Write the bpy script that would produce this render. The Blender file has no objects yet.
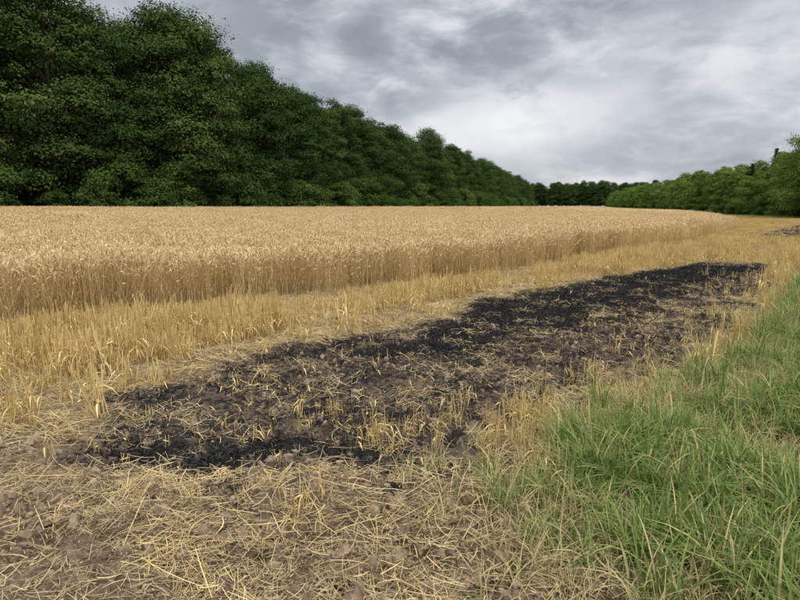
import bpy, math, numpy as np
from mathutils import Vector
R = np.random.default_rng(7)
scene = bpy.context.scene

# ------------------------------------------------------------------ noise
def _h(ix, iy, seed):
    n = (ix.astype(np.int64)*374761393 + iy.astype(np.int64)*668265263 + seed*1442695041) & 0x7fffffff
    n = ((n ^ (n >> 13))*1274126177) & 0x7fffffff
    n = n ^ (n >> 16)
    return (n & 0xffff)/65535.0
def vnoise(x, y, seed=0):
    x = np.asarray(x, float); y = np.asarray(y, float)
    ix = np.floor(x); iy = np.floor(y); fx = x-ix; fy = y-iy
    fx = fx*fx*(3-2*fx); fy = fy*fy*(3-2*fy)
    a = _h(ix, iy, seed); b = _h(ix+1, iy, seed); c = _h(ix, iy+1, seed); d = _h(ix+1, iy+1, seed)
    return (a*(1-fx)+b*fx)*(1-fy)+(c*(1-fx)+d*fx)*fy
def fbm(x, y, f, o=4, seed=0):
    s = 0; a = 1; t = 0
    for k in range(o):
        s = s+a*vnoise(x*f+17.3*k, y*f-9.1*k, seed+k*7); t += a; a *= .5; f *= 2.03
    return s/t
def sst(a, b, x):
    t = np.clip((x-a)/(b-a), 0, 1); return t*t*(3-2*t)
def sdist(x, y, poly):
    x = np.asarray(x, float); y = np.asarray(y, float)
    d = np.full(x.shape, 1e18); ins = np.zeros(x.shape, bool)
    n = len(poly)
    for i in range(n):
        ax, ay = poly[i]; bx, by = poly[(i+1) % n]
        ex, ey = bx-ax, by-ay
        t = np.clip(((x-ax)*ex+(y-ay)*ey)/(ex*ex+ey*ey+1e-12), 0, 1)
        d = np.minimum(d, (x-ax-t*ex)**2+(y-ay-t*ey)**2)
        if ay != by:
            c = ((ay > y) != (by > y)) & (x < (bx-ax)*(y-ay)/(by-ay)+ax)
            ins ^= c
    d = np.sqrt(d)
    return np.where(ins, -d, d)
def capsule(x, y, pts):
    best = np.full(np.shape(x), 1e9)
    for (ax, ay, ra), (bx, by, rb) in zip(pts[:-1], pts[1:]):
        ex, ey = bx-ax, by-ay
        t = np.clip(((x-ax)*ex+(y-ay)*ey)/(ex*ex+ey*ey), 0, 1)
        best = np.minimum(best, np.hypot(x-ax-t*ex, y-ay-t*ey)-(ra+(rb-ra)*t))
    return best

# ------------------------------------------------------------------ layout (metres, viewer stands at 0,0)
EDGE = [(-22,-22),(-14,-7),(-9.6,1.5),(-7.0,5.7),(-5.47,7.74),(-4.61,8.73),(-3.36,9.56),(-1.81,10.33),(0,11.97),(2.55,14.66),
        (6.98,20.1),(15.5,29.9),(24.1,41.9),(38,70),(62,126),(103,275),(128,350)]
WHEAT = EDGE+[(112,420),(90,440),(36,237),(9,155),(-4,122),(-19,93),(-27,70),(-34,60),(-46,45),(-70,10),(-70,-22)]
BURN = [(8.8,16.8),(10.2,15.9),(7.6,11.8),(4.93,8.1),(3.56,6.34),(2.74,5.46),(1.68,4.64),(.95,4.2),(.6,3.4),(.40,2.9),(.0,2.95),
        (-.42,3.1),(-1.14,2.95),(-1.95,3.15),(-2.4,4.1),(-2.05,5.2),(-1.42,6.12),(-.74,6.94),(.44,8.24),(1.59,10.1),(3.2,11.5),(5.94,14.2)]
GRASS = [(1.3,-6),(1.2,2.05),(.60,2.25),(.45,2.95),(1.0,3.7),(2.0,4.7),(3.05,5.5),(4.0,6.4),(5.2,8.1),(7.9,11.5),(13,15.5),(24,25),
         (47,60),(58,105),(75,160),(103,275),(128,350),(400,350),(400,-6)]
BLACK = [(-.6,6.25,.14),(.3,6.75,.50),(1.8,8.4,.95),(3.6,10.6,1.05),(8.2,15.0,.9)]
BLACK2 = [(-1.85,3.6,.12),(-1.05,3.45,.28),(-.5,3.38,.12)]
def masks(x, y):
    wx = x+(fbm(x, y, 1.3, 4, 3)-.5)*1.0; wy = y+(fbm(x, y, 1.3, 4, 31)-.5)*1.0
    wx = wx+(fbm(x, y, 6, 3, 5)-.5)*.5; wy = wy+(fbm(x, y, 6, 3, 6)-.5)*.5
    b = 1-sst(-.22, .20, sdist(wx, wy, BURN))
    k = 1-sst(-.22, .22, np.minimum.reduce([capsule(wx, wy, c) for c in (BLACK, BLACK2)])+(fbm(x, y, 9, 3, 19)-.5)*.4)
    burn = np.maximum(b*.5, k)
    g = 1-sst(-.12, .18, sdist(wx, wy, GRASS))
    near = sst(3.5, 4.3, y+.25*(x+2.5)+(fbm(x, y, 1.5, 3, 8)-.5)*.8)
    s = near*(1-b)*(1-g)
    return burn, g, s
def scorch(x, y):
    a = 1-sst(.0, .9, np.hypot((x+.7)/1.7, (y-2.75)/.55)-.4)
    return a*sst(.48, .70, fbm(x, y, 4.4, 4, 203))
def H(x, y):
    x = np.asarray(x, float); y = np.asarray(y, float)
    z = .7*sst(8, 50, -.9*x+.42*y)
    rr = np.hypot(x, y)
    am = 1-sst(20, 40, rr)
    nr = 1-sst(3.2, 4.6, y)
    z = z+am*((fbm(x, y, 3.2, 4, 11)-.5)*.10*(1-.6*sst(6, 14, rr))+(fbm(x, y, 11, 4, 12)-.5)*(.07+.06*nr)*(1-sst(5, 11, rr)))
    z = z+.12*np.exp(-((x+.25)/.75)**2-((y-2.85)/.28)**2)+.05*np.exp(-((x+1.5)/.6)**2-((y-2.6)/.3)**2)
    z = z+.06*(fbm(x, y, .35, 2, 14)-.5)*am
    return z

# ------------------------------------------------------------------ mesh builder
class MB:
    def __init__(s): s.v=[]; s.f=[]; s.m=[]; s.t=[]; s.n=0
    def add(s, V, F, mat, tint):
        V = np.asarray(V, float).reshape(-1, 3); F = np.asarray(F, int).reshape(-1, 4)
        s.v.append(V); s.f.append(F+s.n); s.m.append(np.full(len(F), mat))
        s.t.append(np.broadcast_to(np.asarray(tint, float), (len(V),)) if np.ndim(tint)==0 else np.asarray(tint, float).ravel())
        s.n += len(V)
    def mesh(s, name, mats, smooth=False):
        V = np.concatenate(s.v); F = np.concatenate(s.f); M = np.concatenate(s.m); T = np.concatenate(s.t)
        me = bpy.data.meshes.new(name)
        me.vertices.add(len(V)); me.vertices.foreach_set('co', V.astype(np.float32).ravel())
        me.loops.add(F.size); me.loops.foreach_set('vertex_index', F.astype(np.int32).ravel())
        me.polygons.add(len(F)); me.polygons.foreach_set('loop_start', (np.arange(len(F))*4).astype(np.int32))
        me.polygons.foreach_set('loop_total', np.full(len(F), 4, np.int32))
        me.polygons.foreach_set('material_index', M.astype(np.int32))
        me.polygons.foreach_set('use_smooth', np.full(len(F), smooth))
        for m in mats: me.materials.append(m)
        a = me.attributes.new('tint', 'FLOAT', 'POINT'); a.data.foreach_set('value', T.astype(np.float32))
        me.update(calc_edges=True)
        return me
def ribbon(mb, P, W, S, mat, tint):
    n, k, _ = P.shape
    L = P-S[:, None, :]*W[..., None]; Q = P+S[:, None, :]*W[..., None]
    V = np.stack([L, Q], 2).reshape(n*k*2, 3)
    i = np.arange(n)[:, None]*k*2+np.arange(k-1)[None]*2
    F = np.stack([i, i+1, i+3, i+2], -1).reshape(-1, 4)
    mb.add(V, F, mat, np.repeat(tint, k*2))
def tubes(mb, P, Rr, m, mat, tint):
    n, k, _ = P.shape
    T = np.gradient(P, axis=1); T /= np.linalg.norm(T, axis=2, keepdims=True)+1e-9
    ref = np.array([.31, .95, .07]); A = np.cross(T, ref); A /= np.linalg.norm(A, axis=2, keepdims=True)+1e-9
    B = np.cross(T, A)
    a = np.arange(m)*2*math.pi/m
    V = P[:, :, None]+Rr[:, :, None, None]*(A[:, :, None]*np.cos(a)[None, None, :, None]+B[:, :, None]*np.sin(a)[None, None, :, None])
    b = (np.arange(n)[:, None, None]*k+np.arange(k-1)[None, :, None])*m
    j = np.arange(m)[None, None]; j2 = (j+1) % m
    F = np.stack([b+j, b+j2, b+m+j2, b+m+j], -1).reshape(-1, 4)
    mb.add(V.reshape(-1, 3), F, mat, np.repeat(tint, k*m))
def unit(v): return v/(np.linalg.norm(v, axis=-1, keepdims=True)+1e-9)

# ------------------------------------------------------------------ materials
def nt(mat):
    mat.use_nodes = True; t = mat.node_tree; t.nodes.clear(); return t
def ramp(t, fac, cols):
    r = t.nodes.new('ShaderNodeValToRGB'); e = r.color_ramp.elements
    while len(e) < len(cols): e.new(.5)
    for i, (p, c) in enumerate(cols):
        e[i].position = p; e[i].color = (*c, 1) if len(c)==3 else c
    t.links.new(fac, r.inputs[0]); return r.outputs[0]
def math_(t, op, a, b=None, c=None, clamp=False):
    n = t.nodes.new('ShaderNodeMath'); n.operation = op; n.use_clamp = clamp
    for i, q in enumerate((a, b, c)):
        if q is None: continue
        if isinstance(q, (int, float)): n.inputs[i].default_value = q
        else: t.links.new(q, n.inputs[i])
    return n.outputs[0]
def mixc(t, f, a, b, bt='MIX'):
    n = t.nodes.new('ShaderNodeMix'); n.data_type = 'RGBA'; n.blend_type = bt
    for i, q in ((0, f), (6, a), (7, b)):
        if isinstance(q, (int, float)): n.inputs[i].default_value = q
        elif isinstance(q, tuple): n.inputs[i].default_value = (*q, 1)
        else: t.links.new(q, n.inputs[i])
    return n.outputs[2]
def noise(t, co, sc, det=4, rough=.55, dist=0):
    n = t.nodes.new('ShaderNodeTexNoise'); n.inputs['Scale'].default_value = sc
    n.inputs['Detail'].default_value = det; n.inputs['Roughness'].default_value = rough
    n.inputs['Distortion'].default_value = dist
    if co is not None: t.links.new(co, n.inputs['Vector'])
    return n.outputs['Fac']
def veg(name, cols, trans=.25, gloss=0, wt=.65, real=False):
    m = bpy.data.materials.new(name); t = nt(m)
    a = t.nodes.new('ShaderNodeAttribute'); a.attribute_name = 'tint'
    if real:
        q = t.nodes.new('ShaderNodeAttribute'); q.attribute_name = 'irnd'; rnd_ = q.outputs['Fac']
    else:
        rnd_ = t.nodes.new('ShaderNodeObjectInfo').outputs['Random']
    f = math_(t, 'ADD', math_(t, 'MULTIPLY', a.outputs['Fac'], wt), math_(t, 'MULTIPLY', rnd_, 1-wt), clamp=True)
    n = len(cols); c = ramp(t, f, [(i/(n-1), q) for i, q in enumerate(cols)])
    p = t.nodes.new('ShaderNodeBsdfDiffuse'); t.links.new(c, p.inputs['Color'])
    last = p.outputs[0]
    out = t.nodes.new('ShaderNodeOutputMaterial')
    if trans > 0:
        tr = t.nodes.new('ShaderNodeBsdfTranslucent'); t.links.new(c, tr.inputs['Color'])
        mx = t.nodes.new('ShaderNodeMixShader'); mx.inputs[0].default_value = trans
        t.links.new(last, mx.inputs[1]); t.links.new(tr.outputs[0], mx.inputs[2]); last = mx.outputs[0]
    if gloss > 0:
        gl = t.nodes.new('ShaderNodeBsdfGlossy'); gl.inputs['Roughness'].default_value = .45; gl.inputs['Color'].default_value = (.8,.8,.8,1)
        mx = t.nodes.new('ShaderNodeMixShader'); mx.inputs[0].default_value = gloss
        t.links.new(last, mx.inputs[1]); t.links.new(gl.outputs[0], mx.inputs[2]); last = mx.outputs[0]
    t.links.new(last, out.inputs[0])
    return m
M_stalk = veg('wheat_stalk', [(.33,.215,.088),(.56,.405,.185),(.76,.60,.33)], .1)
M_ear = veg('wheat_ear', [(.39,.27,.135),(.60,.445,.24),(.80,.64,.39)], 0)
SC = [(.28,.185,.075),(.54,.39,.15),(.78,.61,.30)]
M_stub = veg('stubble_straw', SC, 0, .03, real=True)
M_stubf = veg('stubble_straw_far', SC, 0)
M_litter = veg('loose_straw', [(.14,.10,.06),(.36,.27,.14),(.66,.53,.30)], 0, .02, real=True)
M_heap = veg('heap_straw', [(.12,.09,.055),(.26,.20,.11),(.42,.33,.18)], 0)
M_char = veg('charred_straw', [(.009,.009,.009),(.021,.0205,.0205),(.085,.08,.075)], 0, 0, real=True)
GC = [(.065,.115,.022),(.14,.215,.038),(.27,.34,.085)]; DC = [(.30,.24,.12),(.50,.41,.21),(.38,.36,.16)]
M_grass = veg('grass_blade', GC, .3, .03, real=True); M_dry = veg('dry_grass', DC, .15, real=True)
M_grassf = veg('grass_blade_far', GC, .3); M_dryf = veg('dry_grass_far', DC, .15)
M_leaf = veg('tree_leaves', [(.016,.034,.011),(.036,.068,.019),(.066,.108,.030),(.13,.17,.05)], .12, 0, .68)
M_leafy = veg('young_leaves', [(.055,.10,.020),(.12,.19,.038),(.21,.29,.075)], .22)
M_shrub = veg('shrub_leaves', [(.028,.055,.015),(.07,.12,.028),(.14,.20,.052)], .15)
M_fir = veg('conifer_needles', [(.012,.028,.014),(.03,.055,.022)], 0)
M_bark = veg('bark', [(.06,.045,.032),(.10,.08,.06)], 0)
M_clod = veg('soil_clod', [(.11,.078,.052),(.21,.15,.10),(.36,.275,.19)], 0, 0, .4, True)
M_clodb = veg('burnt_clod', [(.03,.025,.022),(.12,.088,.066),(.34,.26,.185)], 0, 0, .35, True)
M_metal = bpy.data.materials.new('galvanised_steel'); _t = nt(M_metal)
_p = _t.nodes.new('ShaderNodeBsdfPrincipled'); _o = _t.nodes.new('ShaderNodeOutputMaterial'); _t.links.new(_p.outputs[0], _o.inputs[0])
_tc = _t.nodes.new('ShaderNodeTexCoord'); _t.links.new(ramp(_t, noise(_t, _tc.outputs['Object'], 3), [(0, (.25,.26,.27)), (1, (.4,.41,.42))]), _p.inputs['Base Color'])

# ------------------------------------------------------------------ ground
def axis(lo, hi, a, n, c=0):
    s = np.linspace(math.asinh((lo-c)/a), math.asinh((hi-c)/a), n); return c+a*np.sinh(s)
gx = axis(-900, 900, 1.2, 1300, -.4); gy = axis(-40, 1500, .9, 1000, 2.7)
X, Y = np.meshgrid(gx, gy); X = X.ravel(); Y = Y.ravel()
Z = H(X, Y); bu, gr, st = masks(X, Y); bu = np.maximum(bu, scorch(X, Y)*.5)
me = bpy.data.meshes.new('ground')
nx, ny = len(gx), len(gy)
V = np.stack([X, Y, Z], 1)
i = (np.arange(ny-1)[:, None]*nx+np.arange(nx-1)[None]).ravel()
F = np.stack([i, i+1, i+nx+1, i+nx], 1)
me.vertices.add(len(V)); me.vertices.foreach_set('co', V.astype(np.float32).ravel())
me.loops.add(F.size); me.loops.foreach_set('vertex_index', F.astype(np.int32).ravel())
me.polygons.add(len(F)); me.polygons.foreach_set('loop_start', (np.arange(len(F))*4).astype(np.int32)); me.polygons.foreach_set('loop_total', np.full(len(F), 4, np.int32))
me.polygons.foreach_set('use_smooth', np.full(len(F), True))
for nm, arr in (('burn', bu), ('grassy', gr), ('straw', st)):
    a = me.attributes.new(nm, 'FLOAT', 'POINT'); a.data.foreach_set('value', arr.astype(np.float32))
me.update(calc_edges=True)
gm = bpy.data.materials.new('field_ground'); t = nt(gm)
tc = t.nodes.new('ShaderNodeTexCoord').outputs['Object']
def at(n):
    a = t.nodes.new('ShaderNodeAttribute'); a.attribute_name = n; return a.outputs['Fac']
n1 = noise(t, tc, 2.2, 6, .6); n2 = noise(t, tc, 14, 6, .65); n3 = noise(t, tc, 60, 4, .6); n4 = noise(t, tc, 7, 5, .6, .4)
soil = ramp(t, math_(t, 'ADD', math_(t, 'MULTIPLY', n1, .4), math_(t, 'MULTIPLY', n2, .6)), [(.34, (.10,.07,.046)), (.5, (.22,.16,.108)), (.66, (.40,.31,.215))])
soil = mixc(t, .85, soil, ramp(t, n3, [(.32, (.4,.38,.36)), (.62, (1,1,1))]), 'MULTIPLY')
strawc = ramp(t, n2, [(.3, (.17,.12,.065)), (.55, (.33,.245,.12)), (.8, (.52,.41,.23))])
c = mixc(t, math_(t, 'MULTIPLY', at('straw'), ramp(t, n4, [(.3, (.15,)*3), (.65, (.85,)*3)])), soil, strawc)
grc = ramp(t, n2, [(.3, (.06,.05,.027)), (.55, (.13,.105,.055)), (.85, (.26,.21,.12))])
c = mixc(t, at('grassy'), c, grc)
b = at('burn')
bs = ramp(t, n4, [(.3, (.07,.052,.04)), (.7, (.24,.18,.13))])
c = mixc(t, math_(t, 'MULTIPLY', b, 1.8, clamp=True), c, bs)
blk = math_(t, 'MULTIPLY_ADD', math_(t, 'SUBTRACT', math_(t, 'ADD', math_(t, 'MULTIPLY', b, 1.0), math_(t, 'MULTIPLY', n4, .7)), math_(t, 'ADD', math_(t, 'MULTIPLY', n2, .6), .54)), 8, .5, clamp=True)
blk = math_(t, 'MULTIPLY', blk, math_(t, 'MULTIPLY', b, 3, clamp=True))
c = mixc(t, blk, c, ramp(t, n3, [(.35, (.012,.012,.012)), (.75, (.05,.047,.045))]))
p = t.nodes.new('ShaderNodeBsdfDiffuse')
t.links.new(c, p.inputs['Color'])
bp = t.nodes.new('ShaderNodeBump'); bp.inputs['Strength'].default_value = 1.0; bp.inputs['Distance'].default_value = .05
t.links.new(math_(t, 'ADD', n2, math_(t, 'MULTIPLY', n3, .4)), bp.inputs['Height']); t.links.new(bp.outputs[0], p.inputs['Normal'])
o = t.nodes.new('ShaderNodeOutputMaterial'); t.links.new(p.outputs[0], o.inputs[0])
me.materials.append(gm)
scene.collection.objects.link(bpy.data.objects.new('ground', me))

# ------------------------------------------------------------------ scatter (geometry nodes instancing)
def make_coll(name, meshes):
    c = bpy.data.collections.new(name)
    for k, m in enumerate(meshes): c.objects.link(bpy.data.objects.new('%s_%02d' % (name, k), m))
    return c
def scatter(name, pts, coll, scl=1.0, rot=None, zoff=0.0, real=False):
    n = len(pts); x, y = pts[:, 0], pts[:, 1]
    z = H(x, y)+zoff
    m = bpy.data.meshes.new(name); m.vertices.add(n)
    m.vertices.foreach_set('co', np.stack([x, y, z], 1).astype(np.float32).ravel())
    if rot is None: rot = np.stack([R.normal(0, .05, n), R.normal(0, .05, n), R.uniform(0, 6.283, n)], 1)
    scl = np.asarray(scl, float)
    if scl.ndim == 0: scl = np.full(n, float(scl))
    if scl.ndim == 1: scl = np.stack([scl]*3, 1)
    for nm, arr, ty, key in (('rot', rot, 'FLOAT_VECTOR', 'vector'), ('scl', scl, 'FLOAT_VECTOR', 'vector'), ('idx', R.integers(0, len(coll.objects), n), 'INT', 'value'), ('irnd', R.uniform(0, 1, n), 'FLOAT', 'value')):
        a = m.attributes.new(nm, ty, 'POINT'); a.data.foreach_set(key, np.asarray(arr, np.int32 if ty=='INT' else np.float32).ravel())
    ob = bpy.data.objects.new(name, m); scene.collection.objects.link(ob)
    g = bpy.data.node_groups.new(name+'_gn', 'GeometryNodeTree')
    g.interface.new_socket('Geometry', in_out='INPUT', socket_type='NodeSocketGeometry')
    g.interface.new_socket('Geometry', in_out='OUTPUT', socket_type='NodeSocketGeometry')
    N = g.nodes; gi = N.new('NodeGroupInput'); go = N.new('NodeGroupOutput'); ip = N.new('GeometryNodeInstanceOnPoints')
    ci = N.new('GeometryNodeCollectionInfo'); ci.inputs['Collection'].default_value = coll
    ci.inputs['Separate Children'].default_value = True; ci.inputs['Reset Children'].default_value = True
    ip.inputs['Pick Instance'].default_value = True
    def na(nm, ty):
        q = N.new('GeometryNodeInputNamedAttribute'); q.data_type = ty; q.inputs['Name'].default_value = nm; return q.outputs['Attribute']
    L = g.links
    L.new(gi.outputs[0], ip.inputs['Points']); L.new(ci.outputs[0], ip.inputs['Instance'])
    L.new(na('idx', 'INT'), ip.inputs['Instance Index']); L.new(na('rot', 'FLOAT_VECTOR'), ip.inputs['Rotation']); L.new(na('scl', 'FLOAT_VECTOR'), ip.inputs['Scale'])
    if real:
        ri = N.new('GeometryNodeRealizeInstances'); L.new(ip.outputs[0], ri.inputs[0]); L.new(ri.outputs[0], go.inputs[0])
    else: L.new(ip.outputs[0], go.inputs[0])
    md = ob.modifiers.new('scatter', 'NODES'); md.node_group = g
    return ob
def jgrid(x0, x1, y0, y1, s, j=.5):
    a, b = np.meshgrid(np.arange(x0, x1, s), np.arange(y0, y1, s)); a = a.ravel(); b = b.ravel()
    return np.stack([a+R.uniform(-j, j, a.size)*s, b+R.uniform(-j, j, a.size)*s], 1)
def inview(p, margin=3.0):
    return (p[:, 1] > .8) & (np.abs(p[:, 0]) < .72*p[:, 1]+margin)

# ------------------------------------------------------------------ wheat
def wheat_clump(n, rad, w=1.0, seedh=.8, lean=.09):
    mb = MB()
    th = R.uniform(0, 6.283, n); r = rad*np.sqrt(R.uniform(0, 1, n))
    bx = r*np.cos(th); by = r*np.sin(th); h = R.normal(seedh-.08, .055, n)
    ld = R.uniform(0, 6.283, n); la = np.abs(R.normal(0, lean, n))+.02
    D = np.stack([np.cos(ld), np.sin(ld), np.zeros(n)], 1)
    u = np.linspace(0, 1, 4)
    P = np.stack([bx, by, np.zeros(n)], 1)[:, None]+D[:, None]*(la*h)[:, None, None]*(u**1.7)[None, :, None]*1.4
    P[..., 2] += h[:, None]*u[None]*np.sqrt(1-np.minimum(la, .7)**2)[:, None]
    sa = R.uniform(0, 6.283, n); S = np.stack([np.cos(sa), np.sin(sa), np.zeros(n)], 1)
    tn = R.uniform(0, 1, n)
    ribbon(mb, P, np.full((n, 4), .0022*w), S, 0, tn)
    top = P[:, -1]; nod = np.clip(R.normal(.8, .45, n), 0, 2.0); el = R.uniform(.07, .10, n)
    ke = 5; ue = np.linspace(0, 1, ke); Q = np.zeros((n, ke, 3)); Q[:, 0] = top
    for k in range(1, ke):
        a = nod*(ue[k]**.6)+la
        d = D*np.sin(a)[:, None]; d[:, 2] = np.cos(a)
        Q[:, k] = Q[:, k-1]+d*(el/(ke-1))[:, None]
    rr = np.array([.002, .0075, .0085, .007, .0015])*w
    tubes(mb, Q, np.broadcast_to(rr, (n, ke))*R.uniform(.8, 1.2, (n, 1)), 4, 1, R.uniform(0, 1, n))
    na_ = n; k2 = R.integers(0, n, na_); A0 = Q[k2, R.integers(1, ke, na_)]
    dd = unit(Q[k2, -1]-Q[k2, 0]+R.normal(0, .04, (na_, 3)))
    PA = np.stack([A0, A0+dd*.045], 1)
    ribbon(mb, PA, np.tile([.0014*w, .0003], (na_, 1)), unit(R.normal(0, 1, (na_, 3))), 1, R.uniform(.3, 1, na_))
    nl = int(n*.9); k3 = R.integers(0, n, nl); f = R.uniform(.25, .8, nl)
    base = P[k3, 0]*(1-f)[:, None]+P[k3, -1]*f[:, None]
    a = R.uniform(0, 6.283, nl); D2 = np.stack([np.cos(a), np.sin(a), np.zeros(nl)], 1); ll = R.uniform(.08, .2, nl)
    uu = np.linspace(0, 1, 4)
    PL = base[:, None]+D2[:, None]*(ll[:, None]*uu[None]*.6)[..., None]
    PL[..., 2] += ll[:, None]*(uu*.5-uu**2*R.uniform(.5, 1.3, nl)[:, None])
    ribbon(mb, PL, np.tile(np.array([.003, .0045, .003, .0005])*w, (nl, 1)), np.stack([-D2[:, 1], D2[:, 0], np.zeros(nl)], 1), 0, R.uniform(0, .9, nl))
    return mb.mesh('wheat_clump', [M_stalk, M_ear])
CW1 = make_coll('wheat_clump_near', [wheat_clump(60, .26) for _ in range(7)])
CWE = make_coll('wheat_clump_edge', [wheat_clump(26, .22, 1, .74, .30) for _ in range(6)])
CW2 = make_coll('wheat_clump_mid', [wheat_clump(220, .75, 1.5) for _ in range(5)])
def inwheat(p): return sdist(p[:, 0], p[:, 1], WHEAT) + (vnoise(p[:, 0]*1.5, p[:, 1]*1.5, 77)-.5)*.3
p1 = jgrid(-24, 16, 1, 34, .30); p1 = p1[inview(p1, 3)]; d = inwheat(p1); p1 = p1[(d < -.12)]
far = np.hypot(p1[:, 0], p1[:, 1]) > 24; p1 = p1[~far]
scatter('wheat_field', p1, CW1, np.stack([np.ones(len(p1)), np.ones(len(p1)), R.normal(1, .035, len(p1))*(1+.12*(fbm(p1[:, 0], p1[:, 1], .35, 3, 5)-.5))], 1))
pe = jgrid(-12, 30, 1, 44, .25); pe = pe[inview(pe, 3)]; d = inwheat(pe); pe = pe[(d > -.35) & (d < .0) & (R.uniform(0, 1, len(pe)) < .6)]
scatter('wheat_field', pe, CWE, R.uniform(.85, 1.05, len(pe)))
p2 = jgrid(-60, 60, 8, 90, .95); p2 = p2[inview(p2, 6)]; rr = np.hypot(p2[:, 0], p2[:, 1])
p2 = p2[(inwheat(p2) < -.4) & (rr > 23.2) & (rr < 90)]
scatter('wheat_field', p2, CW2, np.stack([np.ones(len(p2)), np.ones(len(p2)), R.normal(1, .03, len(p2))*(1+.12*(fbm(p2[:, 0], p2[:, 1], .12, 3, 5)-.5))], 1))
p3 = jgrid(-60, 130, 60, 440, 2.6); p3 = p3[inview(p3, 15)]; rr = np.hypot(p3[:, 0], p3[:, 1])
p3 = p3[(inwheat(p3) < -1) & (rr > 88)]
scatter('wheat_field', p3, CW2, np.stack([np.full(len(p3), 2.8), np.full(len(p3), 2.8), R.normal(1, .03, len(p3))], 1))

# ------------------------------------------------------------------ stubble rows
def stub_clump(n, h, mat, rad=.045, w=.0026, hv=.2, ls=.28):
    mb = MB(); th = R.uniform(0, 6.283, n); r = rad*np.sqrt(R.uniform(0, 1, n))
    B = np.stack([r*np.cos(th), r*np.sin(th), np.full(n, -.02)], 1)
    hh = h*R.normal(1, hv, n).clip(.25, 1.6); la = np.abs(R.normal(0, ls, n)); ld = R.uniform(0, 6.283, n)
    D = np.stack([np.cos(ld)*np.sin(la), np.sin(ld)*np.sin(la), np.cos(la)], 1)
    P = B[:, None]+D[:, None]*(hh[:, None]*np.array([0, .5, 1])[None])[..., None]
    tubes(mb, P, np.tile(np.array([w, w, w*.9]), (n, 1)), 3, 0, R.uniform(0, 1, n))
    nl = n//2; a = R.uniform(0, 6.283, nl); D2 = np.stack([np.cos(a), np.sin(a), np.zeros(nl)], 1); k3 = R.integers(0, n, nl)
    base = B[k3]+D[k3]*(hh[k3]*.6)[:, None]; uu = np.linspace(0, 1, 4); ll = R.uniform(.05, .14, nl)
    PL = base[:, None]+D2[:, None]*(ll[:, None]*uu[None]*.8)[..., None]; PL[..., 2] += ll[:, None]*(uu*.4-uu**2*.9)
    PL[..., 2] = np.maximum(PL[..., 2], .003)
    ribbon(mb, PL, np.tile([.003, .004, .003, .0005], (nl, 1)), np.stack([-D2[:, 1], D2[:, 0], np.zeros(nl)], 1), 0, R.uniform(0, 1, nl))
    return mb.mesh('stub', [mat])
CS = make_coll('stubble_tuft', [stub_clump(12, .19, M_stub, .04, ls=.2) for _ in range(9)])
CSW = make_coll('stubble_tuft_wide', [stub_clump(70, .17, M_stubf, .33, .004) for _ in range(5)])
CSB = make_coll('burnt_stubble_tuft', [stub_clump(3, .09, M_stub, .03, .0022, .35) for _ in range(6)]+[stub_clump(5, .06, M_char, .04, .0026, .35) for _ in range(3)])
E = np.array(EDGE, float); cl = np.r_[0, np.cumsum(np.hypot(*np.diff(E, axis=0).T))]
sl = np.arange(0, cl[-3], .085); ex = np.interp(sl, cl, E[:, 0]); ey = np.interp(sl, cl, E[:, 1])
kk = np.ones(25)/25; exs = np.convolve(np.pad(ex, 12, 'edge'), kk, 'valid'); eys = np.convolve(np.pad(ey, 12, 'edge'), kk, 'valid')
tx = np.gradient(exs); ty = np.gradient(eys); L = np.hypot(tx, ty); nxr, nyr = ty/L, -tx/L
rows = []
for k in range(0, 52):
    o_ = .12+k*.21
    q = np.stack([exs+nxr*o_, eys+nyr*o_], 1)+R.normal(0, .013, (len(exs), 2)); rows.append(q)
q = np.concatenate(rows); q = q[inview(q, 1.5)]; q = q[np.hypot(q[:, 0], q[:, 1]) < 24]
b_, g_, s_ = masks(q[:, 0], q[:, 1])
wt = fbm(q[:, 0], q[:, 1], 1.1, 4, 21)
track = capsule(q[:, 0], q[:, 1], [(-3.2,4.6,.24),(-2.2,5.75,.24),(-1.4,6.9,.24),(.2,8.7,.26),(2.6,11.6,.26)])
keep = (s_ > .5) & (b_ < .12) & (R.uniform(0, 1, len(q)) < sst(.34, .54, wt)*.9+.05) & ((track > 0) | (R.uniform(0, 1, len(q)) < .06))
dw = sdist(q[:, 0], q[:, 1], WHEAT)
keep &= inwheat(q) > .05
qs = q[keep]; scatter('stubble', qs, CS, R.normal(1, .28, len(qs)).clip(.4, 1.7)*(.62+.5*sst(.5, 1.6, dw[keep]))*(.7+.6*sst(.35, .65, fbm(qs[:, 0], qs[:, 1], 1.6, 3, 29))), real=True)
kb = (b_ > .3) & (b_ < .8) & (R.uniform(0, 1, len(q)) < .30) | (b_ >= .8) & (R.uniform(0, 1, len(q)) < .04)
scatter('burnt_stubble', q[kb], CSB, R.uniform(.6, 1.3, kb.sum()), real=True)
w1 = jgrid(-5, 75, 14, 130, .55); w1 = w1[inview(w1, 4)]; b2, g2, s2 = masks(w1[:, 0], w1[:, 1]); rr = np.hypot(w1[:, 0], w1[:, 1])
w1 = w1[(s2 > .5) & (b2 < .1) & (sdist(w1[:, 0], w1[:, 1], WHEAT) > .2) & ((rr > 23.5) | (sdist(w1[:, 0], w1[:, 1], WHEAT) > 10.6)) & (R.uniform(0, 1, len(w1)) < .15+.85*sst(.35, .6, fbm(w1[:, 0], w1[:, 1], .5, 2, 44)))]
scatter('stubble', w1, CSW, R.uniform(.7, 1.2, len(w1)))

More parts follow.
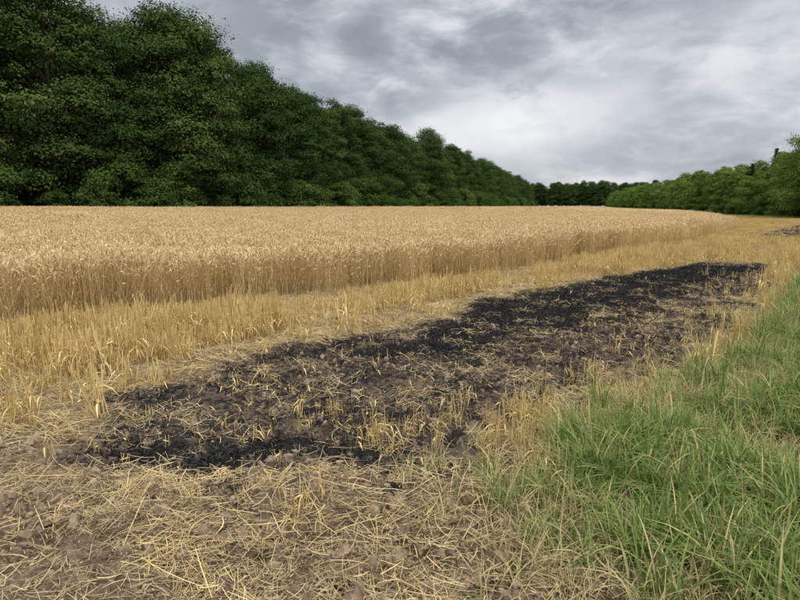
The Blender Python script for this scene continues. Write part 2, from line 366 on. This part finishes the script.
# ------------------------------------------------------------------ loose straw / char
def litter(n, rad, mat, lmin, lmax, w, zmax, flat=.18, pw=1.0):
    mb = MB(); th = R.uniform(0, 6.283, n); r = rad*np.sqrt(R.uniform(0, 1, n)); L_ = lmin+(lmax-lmin)*R.uniform(0, 1, n)**pw
    C = np.stack([r*np.cos(th), r*np.sin(th), R.uniform(.003, zmax, n)], 1); a = R.uniform(0, 6.283, n)
    D = unit(np.stack([np.cos(a), np.sin(a), R.normal(0, flat, n)], 1)); bend = R.normal(0, .12, n)
    S = unit(np.stack([-D[:, 1], D[:, 0], R.normal(0, .5, n)], 1)); u = np.linspace(-.5, .5, 4)
    P = C[:, None]+D[:, None]*(L_[:, None]*u)[..., None]+S[:, None]*(bend[:, None]*L_[:, None]*(u**2)[None]*2)[..., None]
    ribbon(mb, P, np.tile(np.array([.8, 1, 1, .6])*w, (n, 1))*R.uniform(.5, 1.25, (n, 1)), S, 0, R.uniform(0, 1, n))
    return mb.mesh('litter', [mat])
CL = make_coll('straw_litter', [litter(46, .15, M_litter, .012, .19, .0017, .028, .24, 2.4) for _ in range(9)])
CLL = make_coll('straw_litter_long', [litter(9, .15, M_stub, .06, .26, .0021, .05, .25, 1.4) for _ in range(7)])
CLG = make_coll('straw_litter_gold', [litter(20, .18, M_stub, .04, .24, .0020, .04) for _ in range(6)])
CC = make_coll('char_litter', [litter(50, .11, M_char, .01, .055, .0028, .018, .4) for _ in range(7)])
l1 = jgrid(-5, 6, 1.3, 13, .080); l1 = l1[inview(l1, 1)]; b3, g3, s3 = masks(l1[:, 0], l1[:, 1]); nn = fbm(l1[:, 0], l1[:, 1], 2.0, 4, 61)
rnd = R.uniform(0, 1, len(l1))
dens = np.where(b3 > .25, .05+.30*sst(.5, .65, nn)*(b3 < .8), np.where(g3 > .5, .16+.4*(l1[:, 1] < 2.5), .30+.8*sst(.40, .58, nn)))
pile = np.exp(-((l1[:, 0]+.2)/.9)**2-((l1[:, 1]-2.75)/.45)**2)
kq = rnd < (dens+.6*pile*(b3 < .3))*.85
scatter('loose_straw', l1[kq], CL, R.uniform(.6, 1.3, kq.sum()), zoff=.003, real=True)
kq = (R.uniform(0, 1, len(l1)) < .34*pile*(b3 < .3)+np.where(b3 > .25, .015, .20*sst(.45, .6, nn))) & (g3 < .5)
scatter('loose_straw', l1[kq], CLL, R.uniform(.6, 1.2, kq.sum()), zoff=.006, real=True)
l2 = jgrid(-9, 12, 3, 22, .2); l2 = l2[inview(l2, 1)]; b4, g4, s4 = masks(l2[:, 0], l2[:, 1])
l2 = l2[(s4 > .4) & (inwheat(l2) > -.3) & (R.uniform(0, 1, len(l2)) < .5)]
scatter('loose_straw', l2, CLG, R.uniform(.7, 1.3, len(l2)), zoff=.006, real=True)
l3 = jgrid(-3.2, 11, 1.9, 18, .095); b5, g5, s5 = masks(l3[:, 0], l3[:, 1]); nn = fbm(l3[:, 0], l3[:, 1], 3.0, 4, 71)
pr = np.where(b5 > .75, .93, np.where(b5 > .3, .72*sst(.45, .56, nn)+.06, 0)); pr = np.maximum(pr, .16*scorch(l3[:, 0], l3[:, 1]))
l3 = l3[R.uniform(0, 1, len(l3)) < pr]
scatter('charred_straw', l3, CC, R.uniform(.6, 1.3, len(l3)), zoff=.004, real=True)

# ------------------------------------------------------------------ clods
import bmesh
from mathutils import noise as mn
def clod(mat):
    bm = bmesh.new(); bmesh.ops.create_icosphere(bm, subdivisions=2, radius=1)
    o1 = R.uniform(0, 50, 3)
    for v in bm.verts:
        f = 1+.6*mn.noise(v.co*1.3+Vector(o1))+.4*mn.noise(v.co*3.1+Vector(o1))
        v.co = Vector((v.co.x*f, v.co.y*f*.85, v.co.z*f*.65))
    m = bpy.data.meshes.new('clod'); bm.to_mesh(m); bm.free(); m.materials.append(mat)
    a = m.attributes.new('tint', 'FLOAT', 'POINT'); a.data.foreach_set('value', R.uniform(0, 1, len(m.vertices)).astype(np.float32)); return m
CK = make_coll('soil_clods_src', [clod(M_clod) for _ in range(8)]); CKB = make_coll('burnt_clods_src', [clod(M_clodb) for _ in range(8)])
def clodset(name, coll, pts, lo, hi, pw=2.2):
    n = len(pts); s = lo*(hi/lo)**(R.uniform(0, 1, n)**pw)
    scatter(name, pts, coll, s, R.uniform(0, 6.283, (n, 3)), .001, real=True)
k1 = jgrid(-4.5, 3.2, 1.4, 7, .032); k1 = k1[inview(k1, .6)]; b6, g6, s6 = masks(k1[:, 0], k1[:, 1]); nn = fbm(k1[:, 0], k1[:, 1], 1.8, 3, 91)
clodset('soil_clods', CK, k1[(b6 < .3) & ((g6 < .5) | (k1[:, 1] < 2.4)) & (R.uniform(0, 1, len(k1)) < (.75*sst(.38, .6, nn)+.25)*np.where(s6 > .5, .3, 1))], .004, .048, 2.0)
k2 = jgrid(-2.8, 10.5, 2.3, 17, .06); b7, g7, s7 = masks(k2[:, 0], k2[:, 1]); nn = fbm(k2[:, 0], k2[:, 1], 2.4, 3, 95)
clodset('burnt_soil_clods', CKB, k2[(b7 > .3) & (R.uniform(0, 1, len(k2)) < np.where(b7 > .8, .08, .75*sst(.34, .5, nn)+.2))], .007, .042, 1.8)

# ------------------------------------------------------------------ grass
def grass_tuft(n, rad, lmin, lmax, w, mats, dry=.12, lean=.55):
    mb = MB(); th = R.uniform(0, 6.283, n); r = rad*np.sqrt(R.uniform(0, 1, n))
    B = np.stack([r*np.cos(th), r*np.sin(th), np.full(n, -.01)], 1); a = R.uniform(0, 6.283, n)
    L_ = R.uniform(lmin, lmax, n); le = np.clip(R.normal(lean, .25, n), .05, 1.1); u = np.linspace(0, 1, 6)
    D = np.stack([np.cos(a), np.sin(a), np.zeros(n)], 1)
    P = B[:, None]+D[:, None]*((L_*le)[:, None]*(u**1.7)[None])[..., None]
    P[..., 2] += L_[:, None]*(u[None]-(le*.62)[:, None]*(u**2.3)[None])
    S = unit(np.stack([-D[:, 1], D[:, 0], R.normal(0, .3, n)], 1)); W = np.array([.7, 1, .95, .75, .45, .05])*w
    isd = R.uniform(0, 1, n) < dry
    for k, s in ((0, ~isd), (1, isd)):
        if s.any(): ribbon(mb, P[s], np.tile(W, (s.sum(), 1))*R.uniform(.6, 1.3, (s.sum(), 1)), S[s], k, R.uniform(0, 1, s.sum()))
    return mb.mesh('tuft', mats)
CG = make_coll('grass_tuft', [grass_tuft(32, .06, .08, .32, .0032, [M_grass, M_dry], .14, .55) for _ in range(8)])
CGL = make_coll('grass_tuft_long', [grass_tuft(30, .06, .22, .52, .0046, [M_grass, M_dry], .08, .7) for _ in range(6)])
CGT = make_coll('dry_stem_tuft', [grass_tuft(8, .06, .35, .66, .0018, [M_grass, M_dry], .95, .22) for _ in range(5)])
CGD = make_coll('dry_grass_tuft', [grass_tuft(24, .07, .08, .30, .0022, [M_grass, M_dry], .85, .6) for _ in range(6)])
CGW = make_coll('grass_patch', [grass_tuft(160, .5, .15, .4, .007, [M_grassf, M_dryf], .2) for _ in range(4)])
a1 = jgrid(.0, 12, .9, 15, .075); a1 = a1[inview(a1, 2)]; b8, g8, s8 = masks(a1[:, 0], a1[:, 1]); nn = fbm(a1[:, 0], a1[:, 1], 1.5, 3, 101); n5 = fbm(a1[:, 0], a1[:, 1], .8, 3, 131)
sd = sdist(a1[:, 0], a1[:, 1], GRASS); rnd = R.uniform(0, 1, len(a1))
near_bare = sst(2.15, 2.6, a1[:, 1])+sst(1.0, 1.6, a1[:, 0])
pd = np.where(g8 > .4, .8*sst(.0, .8, -sd+.25)*np.clip(near_bare, .2, 1)*(.15+.85*sst(.34, .52, nn)), 0)
kg = (rnd < pd)
scatter('grass', a1[kg], CG, R.uniform(.6, 1.2, kg.sum())*(.6+.85*sst(.35, .65, nn[kg])), real=True)
kl = (R.uniform(0, 1, len(a1)) < .26*sst(-.1, .6, -sd)*sst(.46, .58, nn)+.014*(sd < .05)) & (g8 > .4) & (a1[:, 1] > 2.3)
scatter('grass', a1[kl], CGL, R.uniform(.55, 1.1, kl.sum()), real=True)
kt = (R.uniform(0, 1, len(a1)) < .08*sst(.1, .5, -sd)*sst(.45, .6, n5)+.018*(sd < -.1)) & (a1[:, 1] > 2.2)
scatter('dry_grass', a1[kt], CGT, R.uniform(.6, 1.0, kt.sum()), real=True)
kd = (R.uniform(0, 1, len(a1)) < (.40*np.exp(-((sd+.25)/.5)**2)+.08*(sd < 0)+.4*(sd < 0)*(1-sst(.34, .48, nn)))) & (b8 < .75)
scatter('dry_grass', a1[kd], CGD, R.uniform(.5, 1.2, kd.sum()), real=True)
a2 = jgrid(6, 110, 12, 230, .8); a2 = a2[inview(a2, 8)]; rr = np.hypot(a2[:, 0], a2[:, 1]); a2 = a2[(sdist(a2[:, 0], a2[:, 1], GRASS) < 0) & (rr > 13)]
scatter('grass', a2, CGW, R.uniform(.8, 1.3, len(a2)))
CT = make_coll('tall_stubble_tuft', [stub_clump(9, .18, M_stub, .06, .0022, .3, .16) for _ in range(5)])
pts = []
for cx, cy, rx, ry, n in ((.95,4.0,.28,.28,36),(.75,3.6,.12,.25,12),(.0,3.75,.14,.15,5),(2.0,4.95,.5,.2,16),(3.5,6.1,.4,.4,16),(4.6,7.7,.4,.6,18),(6.2,9.6,.4,.7,18),(7.6,11.7,.5,.9,30),(-.75,3.85,.25,.15,3),(-.9,2.75,.3,.1,4),(2.9,5.3,.3,.2,9)):
    pts.append(np.stack([R.normal(cx, rx, n), R.normal(cy, ry, n)], 1))
pts = np.concatenate(pts); scatter('stubble', pts, CT, R.uniform(.6, 1.25, len(pts)), real=True)

# ------------------------------------------------------------------ straw heap by the headland
def heap():
    mb = MB(); n = 6000; a = R.uniform(0, 6.283, n); r = np.sqrt(R.uniform(0, 1, n))
    x = r*np.cos(a)*3.2; y = r*np.sin(a)*1.6; z = .6*np.cos(r*1.5)**1.2*(.8+.4*vnoise(x*1.5+9, y*1.5+3, 2))*R.uniform(.75, 1.02, n)
    C = np.stack([x, y, z], 1); b = R.normal(.3, .7, n); D = unit(np.stack([np.cos(b), np.sin(b), R.normal(0, .2, n)-x*.06], 1))
    S = unit(np.stack([-D[:, 1], D[:, 0], R.normal(0, .6, n)], 1)); L_ = R.uniform(.15, .5, n); u = np.linspace(-.5, .5, 3)
    ribbon(mb, C[:, None]+D[:, None]*(L_[:, None]*u)[..., None], np.full((n, 3), .010), S, 0, R.uniform(.1, 1, n))
    return mb.mesh('straw_heap', [M_heap])
hp = bpy.data.objects.new('straw_heap', heap()); hp.location = (21.3, 30.8, float(H(21, 30.8))-.03); hp.rotation_euler = (0, 0, .5); scene.collection.objects.link(hp)

# ------------------------------------------------------------------ trees
def make_tree(name, Ht, Rc, cb, nlobe, nleaf, lsz, mats, shape='round', lobe_r=(.10, .18)):
    mb = MB()
    k = 8; u = np.linspace(0, 1, k); tr = np.zeros((1, k, 3)); tr[0, :, 2] = u*Ht*.88-.2
    tr[0, :, 0] = np.cumsum(R.normal(0, .012*Ht, k))*u; tr[0, :, 1] = np.cumsum(R.normal(0, .012*Ht, k))*u
    tubes(mb, tr, (Ht*.018*(1-u*.85)+.01)[None], 8, 1, np.array([.5]))
    cs = []
    for i in range(nlobe):
        f = (i+R.uniform(0, 1))/nlobe
        if shape == 'round': pr = math.sin(math.pi*min(1, (.12+.88*f)**.85))**.5 if f < .97 else .3
        elif shape == 'cone': pr = (1-f)*.95+.04
        else: pr = math.sqrt(max(0, 1-f**2.2))*.95+.05
        a = i*2.399+R.normal(0, .4); rad = Rc*pr*(R.uniform(.45, 1.0)+(.28 if R.uniform() < .2 and shape != 'cone' else 0))
        cs.append((rad*math.cos(a)*.86, rad*math.sin(a)*.86, cb+(Ht-cb)*(.04+.9*f)+R.normal(0, .02*Ht)))
    cs = np.array(cs); lr = Rc*R.uniform(lobe_r[0]*2, lobe_r[1]*2, nlobe)*R.choice([.65, 1, 1.15], nlobe)
    if shape == 'cone': lr *= (1.15-.8*(cs[:, 2]-cb)/(Ht-cb))
    for i in range(0, nlobe, 2):
        h0 = max(.12*Ht, cs[i, 2]-R.uniform(.08, .22)*Ht); j = np.interp(h0, tr[0, :, 2], tr[0, :, 0]); jy = np.interp(h0, tr[0, :, 2], tr[0, :, 1])
        u5 = np.linspace(0, 1, 5); p0 = np.array([j, jy, h0]); P = p0[None]*(1-u5)[:, None]+cs[i][None]*u5[:, None]
        P[:, 2] += np.sin(u5*math.pi)*.03*Ht*R.uniform(-.3, 1); tubes(mb, P[None], (Ht*.005*(1-u5*.8))[None], 5, 1, np.array([.4]))
    w = lr**2; w /= w.sum(); ids = R.choice(nlobe, nleaf, p=w)
    d = unit(R.normal(0, 1, (nleaf, 3))); d[:, 2] = np.where((d[:, 2] < -.15) & (R.uniform(0, 1, nleaf) < .85), -d[:, 2], d[:, 2])
    bump = 1+.45*np.sin(d[:, 0]*6+ids*1.7)*np.sin(d[:, 1]*7+ids)*np.sin(d[:, 2]*6+ids*.6)*1.4
    rad = lr[ids]*bump*R.uniform(.5, 1.12, nleaf)**.6
    C = cs[ids]+d*rad[:, None]*np.array([1, 1, .7])
    C[:, 2] = np.maximum(C[:, 2], .15)
    nrm = unit(d*1.2+R.normal(0, .48, (nleaf, 3))+np.array([0, 0, .3])); a1_ = unit(np.cross(nrm, R.normal(0, 1, (nleaf, 3)))); b1_ = np.cross(nrm, a1_)
    s = lsz*R.uniform(.6, 1.3, nleaf); a1_ = a1_*s[:, None]; b1_ = b1_*(s*.6)[:, None]
    V = np.stack([C-a1_, C+b1_, C+a1_, C-b1_], 1).reshape(-1, 3)
    F = np.arange(nleaf*4).reshape(-1, 4); lt = R.uniform(0, 1, nlobe)
    tint = np.clip(.6*lt[ids]+.4*R.uniform(0, 1, nleaf), 0, 1)
    mb.add(V, F, 0, np.repeat(tint, 4))
    return mb.mesh(name, mats)
T_big = [make_tree('tree_a', 20, 5.6, 1.8, 125, 56000, .12, [M_leaf, M_bark]), make_tree('tree_b', 19, 5.0, 1.5, 105, 50000, .12, [M_leaf, M_bark], 'dome'),
         make_tree('tree_c', 20.5, 6.0, 2.2, 135, 58000, .125, [M_leaf, M_bark], 'dome'), make_tree('tree_d', 18, 5.4, 1.5, 105, 50000, .115, [M_leaf, M_bark], 'dome'),
         make_tree('tree_e', 20, 4.8, 1.8, 105, 50000, .12, [M_leaf, M_bark])]
T_yng = [make_tree('young_a', 8.3, 2.7, .5, 40, 17000, .09, [M_leafy, M_bark], lobe_r=(.11, .20)), make_tree('young_b', 7.6, 2.9, .4, 44, 17000, .09, [M_leafy, M_bark], 'dome', (.11, .20)),
         make_tree('young_c', 8.8, 2.3, .5, 40, 15000, .09, [M_leafy, M_bark], lobe_r=(.11, .20))]
T_shr = [make_tree('shrub_a', 4.2, 2.5, .1, 30, 9000, .10, [M_shrub, M_bark], 'dome', (.13, .22)), make_tree('shrub_b', 3.4, 2.2, .1, 26, 8000, .095, [M_shrub, M_bark], 'dome', (.13, .22))]
T_fir = make_tree('fir', 11, 2.2, .6, 60, 16000, .10, [M_fir, M_bark], 'cone', (.10, .16))
T_edge = make_tree('edge_tree', 12.5, 4.2, .8, 80, 36000, .10, [M_leafy, M_bark])
def place(nm, mesh, x, y, s, sz=None):
    o = bpy.data.objects.new(nm, mesh); o.location = (x, y, float(H(x, y))-.1); o.rotation_euler = (0, 0, R.uniform(0, 6.283)); o.scale = (s, s, sz or s)
    scene.collection.objects.link(o)
def along(pts, step):
    P = np.array(pts, float); c_ = np.r_[0, np.cumsum(np.hypot(*np.diff(P, axis=0).T))]; s = np.arange(0, c_[-1], step)
    x = np.interp(s, c_, P[:, 0]); y = np.interp(s, c_, P[:, 1]); tx = np.gradient(x); ty = np.gradient(y); l = np.hypot(tx, ty)
    return x, y, -ty/l, tx/l
def hs(y): return np.interp(y, [50, 58, 72, 88, 110, 160, 240, 450], [1.13, 1.19, 1.17, 1.05, .97, .91, .90, .88])
FL = [(-64,28),(-48,44),(-38,54),(-30,64),(-23,76),(-15,96),(0,125),(12,158),(37,237),(70,345),(100,450)]
x, y, nx_, ny_ = along(FL, 5.4)
for i in range(len(x)):
    s = R.uniform(.93, 1.06)*hs(y[i]); k = R.uniform(.92, 1.03); place('deciduous_tree', T_big[R.integers(0, 5)], x[i]+R.normal(0, .9)+nx_[i]*1.5, y[i]+R.normal(0, .9)+ny_[i]*1.5, s, s*k)
x, y, nx_, ny_ = along(FL, 3.2)
for i in range(len(x)):
    if y[i] > 260 and i % 2: continue
    if R.uniform() < .12: continue
    place('hedge_shrub', T_shr[R.integers(0, 2)], x[i]-nx_[i]*R.uniform(1.2, 3.4), y[i]-ny_[i]*R.uniform(1.2, 3.4), R.uniform(.6, 1.6))
CF = make_coll('forest_tree_src', T_big); CSH = make_coll('understorey_src', T_shr)
x, y, nx_, ny_ = along(FL, 6.3); bp_ = []
for off in (7.5, 14):
    bp_.append(np.stack([x+nx_*off+R.normal(0, 1, len(x)), y+ny_*off+R.normal(0, 1, len(x))], 1))
bp_ = np.concatenate(bp_); n = len(bp_)
scatter('forest', bp_, CF, R.uniform(.94, 1.06, n)*hs(bp_[:, 1]), np.stack([np.zeros(n), np.zeros(n), R.uniform(0, 6.283, n)], 1), -.2)
x, y, nx_, ny_ = along(FL, 3.2)
bp_ = np.concatenate([np.stack([x+nx_*off+R.normal(0, .5, len(x)), y+ny_*off+R.normal(0, .5, len(x))], 1) for off in (4.5, 11, 16)]); n = len(bp_)
scatter('forest_understorey', bp_, CSH, R.uniform(1.0, 1.5, n), np.stack([np.zeros(n), np.zeros(n), R.uniform(0, 6.283, n)], 1), -.2)
RL = [(55,64),(58,80),(65,118),(81,180),(101,260),(133,370)]
x, y, nx_, ny_ = along(RL, 3.4)
for i in range(len(x)):
    place('young_tree', T_yng[R.integers(0, 3)], x[i]+R.normal(0, .6), y[i]+R.normal(0, .6), R.uniform(.78, 1.12))
x, y, nx_, ny_ = along(RL, 3.0)
for i in range(0, len(x), 2):
    place('hedge_shrub', T_shr[R.integers(0, 2)], x[i]+nx_[i]*R.uniform(1.2, 2.4), y[i]+ny_[i]*R.uniform(1.2, 2.4), R.uniform(.5, 1.0))
CY = make_coll('young_tree_src', T_yng); x, y, nx_, ny_ = along(RL, 3.6)
bq = np.concatenate([np.stack([x-nx_*o2+R.normal(0, .7, len(x)), y-ny_*o2+R.normal(0, .7, len(x))], 1) for o2 in (3.5, 7)]); n = len(bq)
scatter('young_woodland', bq, CY, R.uniform(.9, 1.3, n), np.stack([np.zeros(n), np.zeros(n), R.uniform(0, 6.283, n)], 1), -.1)
place('fir_tree', T_fir, 66, 104, 1.12); place('fir_tree', T_fir, 64.5, 108, .9)
place('deciduous_tree', T_edge, 54.5, 77, 1.0); place('deciduous_tree', T_edge, 56.5, 82, .85); place('deciduous_tree', T_edge, 54.0, 71, 1.0)
x, y, nx_, ny_ = along([(90,470),(112,455),(135,430),(160,400),(190,380),(260,370)], 5)
bq = np.concatenate([np.stack([x+nx_*o2+R.normal(0, 1.5, len(x)), y+ny_*o2+R.normal(0, 1.5, len(x))], 1) for o2 in (0, 7, 14)]); n = len(bq)
scatter('distant_trees', bq, CF, R.uniform(.72, 1.0, n), np.stack([np.zeros(n), np.zeros(n), R.uniform(0, 6.283, n)], 1), -.2)
def lamp(x, y, h):
    mb = MB(); u = np.linspace(0, 1, 6)
    P = np.zeros((1, 6, 3)); P[0, :, 2] = u*h; tubes(mb, P, (.14-.06*u)[None], 8, 0, np.array([.5]))
    P = np.zeros((2, 4, 3)); q = np.linspace(0, 1, 4); P[0, :, 0] = q*1.8; P[1, :, 0] = -q*1.8; P[:, :, 2] = h+np.sin(q*1.5)*.4; tubes(mb, P, np.full((2, 4), .06), 6, 0, np.array([.5, .5]))
    for sgn in (-1, 1):
        P = np.zeros((1, 4, 3)); P[0, :, 0] = sgn*(1.7+q*1.1); P[0, :, 2] = h+.4; tubes(mb, P, np.array([[.08, .24, .24, .06]]), 8, 0, np.array([.5]))
    o = bpy.data.objects.new('street_lamp', mb.mesh('street_lamp', [M_metal], True)); o.location = (x, y, 0); scene.collection.objects.link(o)
lamp(128, 470, 24); lamp(143, 475, 25)

# ------------------------------------------------------------------ sky / light
SUN_EL = math.radians(52); SUN_AZ = math.radians(150)
W = bpy.data.worlds.new('World'); scene.world = W; W.use_nodes = True; t = W.node_tree; t.nodes.clear()
sky = t.nodes.new('ShaderNodeTexSky'); sky.sky_type = 'NISHITA'; sky.sun_disc = False; sky.sun_elevation = SUN_EL; sky.sun_rotation = SUN_AZ
bg1 = t.nodes.new('ShaderNodeBackground'); bg1.inputs[1].default_value = .1; t.links.new(sky.outputs[0], bg1.inputs[0])
g = t.nodes.new('ShaderNodeTexCoord').outputs['Generated']
sp = t.nodes.new('ShaderNodeSeparateXYZ'); t.links.new(g, sp.inputs[0])
z = math_(t, 'MAXIMUM', sp.outputs[2], 0.0)
mp = t.nodes.new('ShaderNodeMapping'); mp.inputs['Scale'].default_value = (1, 1, 2.3); mp.inputs['Location'].default_value = (3.1, 1.7, .4); mp.inputs['Rotation'].default_value = (0, .10, 0); t.links.new(g, mp.inputs[0])
nA = noise(t, mp.outputs[0], 2.6, 7, .50, .3); nB = noise(t, mp.outputs[0], 7.0, 9, .58, .25)
base = ramp(t, z, [(0, (.60,)*3), (.05, (.57,)*3), (.14, (.60,)*3), (.22, (.50,)*3), (.31, (.46,)*3), (.5, (.72,)*3), (.9, (1,)*3)])
f = math_(t, 'ADD', base, math_(t, 'ADD', math_(t, 'MULTIPLY', math_(t, 'SUBTRACT', nA, .5), 1.2), math_(t, 'MULTIPLY', math_(t, 'SUBTRACT', nB, .5), 1.25)))
for ctr, rad, amt in (((.21,.967,.138), .22, .26), ((.456,.866,.206), .24, .12), ((-.158,.962,.229), .30, -.16), ((.155,.95,.268), .19, -.20), ((-.33,.90,.30), .16, .28)):
    v1 = t.nodes.new('ShaderNodeVectorMath'); v1.operation = 'SUBTRACT'; t.links.new(g, v1.inputs[0]); v1.inputs[1].default_value = ctr
    v2 = t.nodes.new('ShaderNodeVectorMath'); v2.operation = 'MULTIPLY'; t.links.new(v1.outputs[0], v2.inputs[0]); v2.inputs[1].default_value = (1, 1, 2.2)
    v3 = t.nodes.new('ShaderNodeVectorMath'); v3.operation = 'LENGTH'; t.links.new(v2.outputs[0], v3.inputs[0])
    dd = math_(t, 'ADD', v3.outputs['Value'], math_(t, 'MULTIPLY', math_(t, 'SUBTRACT', nB, .5), .6))
    mr = t.nodes.new('ShaderNodeMapRange'); mr.interpolation_type = 'SMOOTHSTEP'; t.links.new(dd, mr.inputs['Value'])
    mr.inputs['From Min'].default_value = rad; mr.inputs['From Max'].default_value = 0; mr.inputs['To Min'].default_value = 0; mr.inputs['To Max'].default_value = amt
    f = math_(t, 'ADD', f, mr.outputs[0])
f = math_(t, 'ADD', f, 0.0, clamp=True)
col = ramp(t, f, [(0, (.25,.275,.31)), (.35, (.35,.38,.42)), (.56, (.50,.53,.575)), (.76, (.76,.775,.81)), (1, (.95,.95,.95))])
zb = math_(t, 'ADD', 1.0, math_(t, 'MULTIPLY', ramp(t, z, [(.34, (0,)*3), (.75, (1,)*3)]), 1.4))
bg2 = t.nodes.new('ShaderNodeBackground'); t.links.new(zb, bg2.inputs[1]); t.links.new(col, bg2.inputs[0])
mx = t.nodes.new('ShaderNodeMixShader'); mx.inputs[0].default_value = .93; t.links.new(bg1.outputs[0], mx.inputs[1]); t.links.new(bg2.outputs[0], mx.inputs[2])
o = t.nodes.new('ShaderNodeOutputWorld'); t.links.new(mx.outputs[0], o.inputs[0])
sl_ = bpy.data.lights.new('sun', 'SUN'); sl_.energy = 1.5; sl_.angle = math.radians(10); sl_.color = (1, .96, .88)
so = bpy.data.objects.new('sun', sl_); scene.collection.objects.link(so)
dv = Vector((math.sin(SUN_AZ)*math.cos(SUN_EL), math.cos(SUN_AZ)*math.cos(SUN_EL), math.sin(SUN_EL)))
so.rotation_euler = (-dv).to_track_quat('-Z', 'Y').to_euler(); so.location = (0, 0, 50)

cam = bpy.data.cameras.new('camera'); cam.lens = 25.97; cam.sensor_width = 36; cam.clip_end = 4000; cam.clip_start = .05
co = bpy.data.objects.new('camera', cam); co.location = (0, 0, 1.6); co.rotation_euler = (math.radians(90-9.2), 0, 0); scene.collection.objects.link(co); scene.camera = co
scene.view_settings.view_transform = 'Standard'; scene.view_settings.look = 'None'; scene.view_settings.exposure = 0
